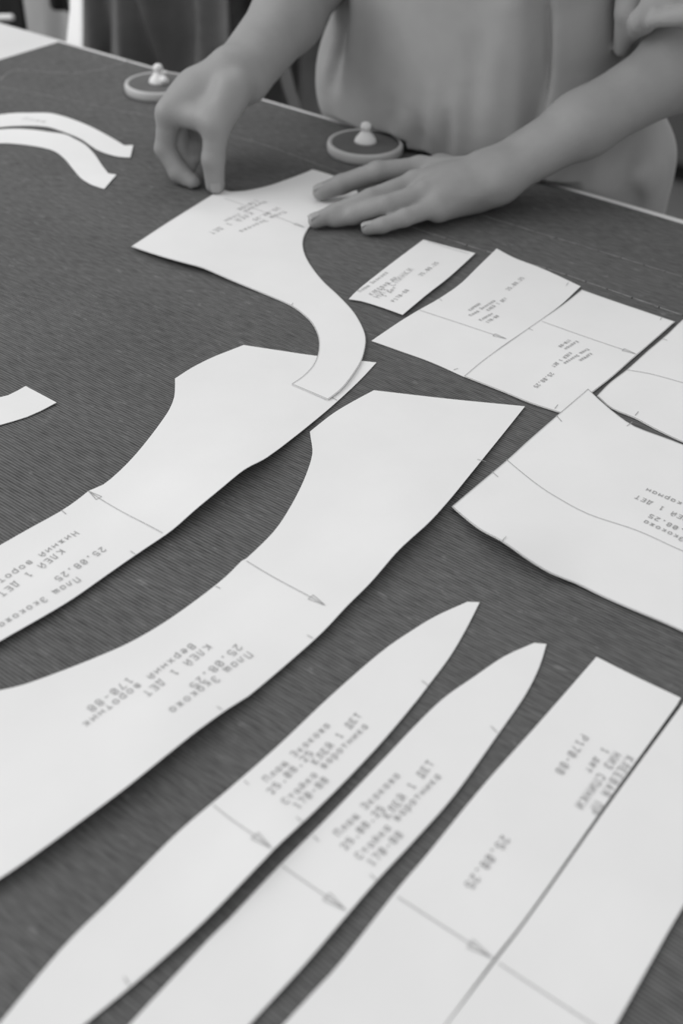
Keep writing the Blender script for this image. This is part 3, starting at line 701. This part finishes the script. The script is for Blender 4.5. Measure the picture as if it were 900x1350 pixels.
groups = [
    (.020, .020, arm_l, 1), (.020, .018, palm, 1), (.009, .009, tend, 1),
    (.0065, .0035, finger(fi, R_F['i']), 1), (.0050, .0035, finger(fm, R_F['m']), 1), (.0045, .0035, finger(fr, R_F['r']), 1), (.0045, .0035, finger(fp, R_F['p']), 1),
    (.020, .020, arm_r, 1), (.016, .014, palm2, 1), (.014, .012, thn, 1),     (.0060, .0040, finger(gi, (.0086, .0106, .0107, .0122)), 1), (.0030, .0030, finger(gm, (.0082, .0092, .0102, .0115)), 1), (.0030, .0030, finger(gr, (.0078, .0088, .0098, .0110)), 1), (.0030, .0030, finger(gp, (.0058, .0066, .0078, .0100)), 1),
    (.0060, .0040, [cone(gt[0], gt[1], .0102, .0120), cone(gt[1], gt[2], .0118, .0134)], 1),
    (.03, .03, trunk, 1), (.02, .012, head, 1)]
allp = np.array([q for g in groups for pr in g[2] for q in ((pr[1], pr[2]) if pr[0] == 'c' else (pr[1], pr[1]))])
def post_body(P, D): return np.where((P[..., 2] > -.02) & (P[..., 1] < TAB_Y1), np.maximum(D, .0026 - P[..., 2]), D)
V, Q = surface(groups, allp.min(0) - .13, allp.max(0) + .13, 0.0017, post_body)
person = empty('person', (chest[0], chest[1], FLOOR_Z), 'person in grey sweater leaning at the table, one hand flat, other pinching the paper', 'person')
P0 = np.array(person.location)
body = mesh_np('body', V - P0, Q, M_SKIN, person)

def nail(tip, prev, dorsal, w, l, r):
    d = tip - prev; d /= np.linalg.norm(d); n = np.array(dorsal, float); n -= d * (n @ d); n /= np.linalg.norm(n); s = np.cross(d, n)
    c = tip + d * (r * .15); v, f = [], []; nu, nv = 9, 9
    for j in range(nv):
        for i in range(nu):
            a = (i / (nu - 1) - .5) * 2; b = (j / (nv - 1) - .5) * 2
            wx = a * w / 2 * math.sqrt(max(0, 1 - .28 * b ** 4)) ; ly = b * l / 2
            rr = r * 1.05; hz = math.sqrt(max(1e-9, rr * rr - wx * wx)) - .0006 * (b > 0.8) - 0.18 * r * max(0, b) ** 2
            v.append(c + s * wx + d * ly + n * (hz + .0001))
    for j in range(nv - 1):
        for i in range(nu - 1): q = j * nu + i; f.append((q, q + 1, q + nu + 1, q + nu))
    k = len(v); v += [q - n * .0012 for q in v[:k]]; f += [tuple(k + i for i in q[::-1]) for q in f[:]]
    for q in v: q[2] = max(q[2], .0030)
    from_data('fingernail', [q - P0 for q in v], f, M_NAIL, person, True)
for fg, rr, w in ((fi, .0086, .0108), (fm, .0078, .0100), (fr, .0076, .0098), (fp, .0066, .0084)):
    nail(fg[0], fg[1], (0, 0, 1), w, .0105, rr)
nail(gt[0], gt[1], -vdir + np.array([.15, 0, 0]), .0108, .0130, .0102)
nail(gi[0], gi[1], gi[1] - (gi[0] + gi[2]) / 2 + np.array([-.004, -.004, .004]), .0105, .0110, .0086)

# ---- sweater
CX, CY = -.652, 1.200
ZP = np.array([-.16, -.12, -.075, -.045, -.010, .020, .050, .085, .120, .160, .230, .320, .400, .440])
AR = np.array([.222, .224, .227, .227, .226, .222, .190, .162, .150, .143, .145, .150, .150, .120])
AL = np.array([.185, .190, .200, .222, .236, .240, .236, .225, .214, .200, .188, .180, .168, .120])   # half width, left
BF = np.array([.098, .098, .098, .104, .142, .147, .143, .136, .130, .126, .122, .120, .105, .080])
_zf = np.linspace(-.2, .46, 331); _k = np.exp(-(np.arange(-20, 21) * .002 / .013) ** 2 / 2); _k /= _k.sum()
def _soft(v): f = np.interp(_zf, ZP, v); return np.convolve(np.pad(f, 20, 'edge'), _k, 'valid')
AR, AL, BF = _soft(AR), _soft(AL), _soft(BF); ZP = _zf
# fold ridges (+) and valleys (-): picture points on the sweater's front, width m, height m
RID = [((458, -60), (452, 60), .011, .010), ((452, 60), (446, 120), .012, .006), ((438, 20), (430, 110), .010, -.012), ((416, 80), (418, 130), .014, .006),
       ((545, 140), (538, 185), .012, .006), ((520, 140), (525, 175), .009, -.005), ((562, 160), (566, 195), .007, -.005), ((578, 120), (582, 190), .010, .006), ((600, 150), (602, 200), .006, -.007),
       ((618, 110), (615, 190), .012, .007), ((640, 60), (632, 170), .012, -.005), ((662, 20), (655, 160), .014, .005), ((704, -60), (703, 160), .015, .008), ((680, 10), (674, 175), .012, .006), ((727, -30), (726, 170), .006, -.018), ((752, -30), (745, 150), .030, -.008),
       ((735, 10), (728, 110), .018, .006), ((780, 0), (770, 90), .02, .004), ((800, -20), (802, 60), .012, .006),
       ((840, 150), (832, 262), .010, -.008), ((865, 170), (855, 265), .012, .007), ((800, 200), (790, 255), .012, -.005), ((770, 215), (765, 250), .012, .005), ((850, 240), (842, 285), .007, -.006), ((876, 165), (872, 270), .010, .006), ((815, 160), (822, 250), .014, .004)]
RSEG = []
for a, b, w, hgt in RID:
    yy = 1.07 + max(0.0, a[0] - 600) * .00042 if a[0] < 830 else 1.17
    A, B_ = aty(a[0], a[1], yy), aty(b[0], b[1], yy); RSEG.append((A[[0, 2]], B_[[0, 2]], w * 1.25, hgt * (.9 if a[0] < 460 else (.8 if a[0] < 830 else .6))))
W1 = at(481, 200, 0.0)
def torso(P):
    z = P[..., 2]; x = P[..., 0] - CX; y = P[..., 1] - CY
    a = np.where(x > 0, np.interp(z, ZP, AR), np.interp(z, ZP, AL)); b = np.where(y < 0, np.interp(z, ZP, BF), np.interp(z, ZP, BF) * .85)
    n = 2.35
    q = (np.abs(x / a) ** n + np.abs(y / b) ** n) ** (1 / n)
    d = (q - 1.0) * np.minimum(a, b) * (0.75 + .25 * np.clip(np.abs(x) / .2, 0, 1))
    d = np.maximum(d, np.maximum(z - .43, -.17 - z))
    fr_ = np.clip((-y - .0) / .05, 0, 1)
    p2 = P[..., [0, 2]]
    for A, B_, w, hgt in RSEG:
        ab = B_ - A; t = np.clip(((p2 - A) @ ab) / (ab @ ab), 0, 1); dd = np.linalg.norm(p2 - A - t[..., None] * ab, axis=-1)
        d = d - hgt * np.exp(-(dd / w) ** 2) * fr_ * (.35 + .65 * np.sin(np.pi * np.clip(t * .9 + .05, 0, 1)))
    # soft overall rumple and hem ribs
    d = d - .0025 * np.sin(P[..., 0] * 47 + z * 18) * np.cos(z * 31 + P[..., 0] * 13) * fr_
    return d
sw_main = [('f', torso)]
e_up = np.array([el[0] + .003, el[1] + .006, .205])
sleeve_l = [cone(sh_l + [0, 0, -.005], e_up + [0, 0, .05], .072, .066), cone(e_up + [0, 0, .05], e_up + [0, 0, -.012], .066, .052)]
puffs = [cone(pd(842, -35, 1.140), pd(830, 15, 1.145), .025, .0150), cone(pd(830, 15, 1.145), pd(819, 64, 1.182), .0150, .0085),
         cone(pd(918, -14, 1.085), pd(868, 4, 1.104), .021, .0160), cone(pd(868, 4, 1.104), pd(842, 28, 1.122), .0160, .0105), cone(pd(842, 28, 1.122), pd(836, 46, 1.170), .0105, .0075),
         cone(pd(918, 19, 1.072), pd(862, 26, 1.097), .0105, .0070), cone(pd(862, 26, 1.097), pd(850, 40, 1.150), .0070, .0060)]
gap_filler = [cone(pd(800, -40, 1.245), pd(826, 62, 1.235), .030, .026)]  # filler added between torso and sleeve so the underarm gap stays dark
sleeve_r = [cone(sh_r + [0, 0, -.005], el2 + [-.0, .03, .10], .072, .062), cone(el2 + [0, .03, .10], el2 + [0, .012, .055], .064, .05)]
sg = [(.02, .02, sw_main, 1), (.02, .02, sleeve_r, 1), (.012, .02, sleeve_l, 1), (.004, .006, gap_filler, 1), (.005, .0040, puffs, 1)]
def post_sweater(P, D):
    # rest on the table's edge: keep clear of the table top and of both forearms
    q = np.stack([np.abs(P[..., 0] + .9) - 1.4, np.abs(P[..., 1] - .45) - (TAB_Y1 - .45), np.abs(P[..., 2] + .017) - .0185], -1)
    box = np.linalg.norm(np.maximum(q, 0), axis=-1) + np.minimum(q.max(-1), 0)
    r = np.hypot(P[..., 0] - W1[0], P[..., 1] - W1[1]); z = P[..., 2]      # and of the weight it touches
    disc = np.maximum(r - .0435, z - .0125); knob = np.maximum(r - .014, z - .036)
    return np.maximum(D, .003 - np.minimum(box, np.minimum(disc, knob)))
V, Q = surface(sg, (-1.0, .98, -.20), (-.28, 1.36, .52), 0.0030, post_sweater, margin=.05)
sw = mesh_np('sweater', V - P0, Q, M_SWEATER, person)
# ---- trousers, shoes, hair (below the table or above the frame)
tr = [(.03, .03, [cone(chest + [.075, .02, -.44], (-.575, 1.23, FLOOR_Z + .11), .10, .06), cone(chest + [-.075, .02, -.44], (-.735, 1.23, FLOOR_Z + .11), .10, .06), cone(chest + [.06, .015, -.42], chest + [-.06, .015, -.42], .105, .105)], 1)]
V, Q = surface(tr, (-1.0, 1.0, FLOOR_Z), (-.3, 1.5, .1), 0.008); mesh_np('trousers', V - P0, Q, M_TROUSER, person)
for sx_ in (-.575, -.735):
    V, Q = surface([(.02, .02, [cone((sx_, 1.24, FLOOR_Z + .045), (sx_, 1.09, FLOOR_Z + .035), .042, .032), cone((sx_, 1.235, FLOOR_Z + .05), (sx_, 1.235, FLOOR_Z + .1), .042, .045)], 1)],
                   (sx_ - .1, 1.0, FLOOR_Z), (sx_ + .1, 1.35, FLOOR_Z + .2), .005)
    mesh_np('shoe', V - P0, Q, M_BLACK, person)
V, Q = surface([(.02, .02, [ell(hd + [0, .022, .022], [.086, .093, .105]), cone(hd + [0, .075, -.02], hd + [0, .085, -.11], .06, .045)], 1), (.012, .01, [ell(hd + [0, -.085, -.03], [.06, .06, .085])], -1)],
               hd - .25, hd + .25, .005)
mesh_np('hair', V - P0, Q, M_HAIR, person)
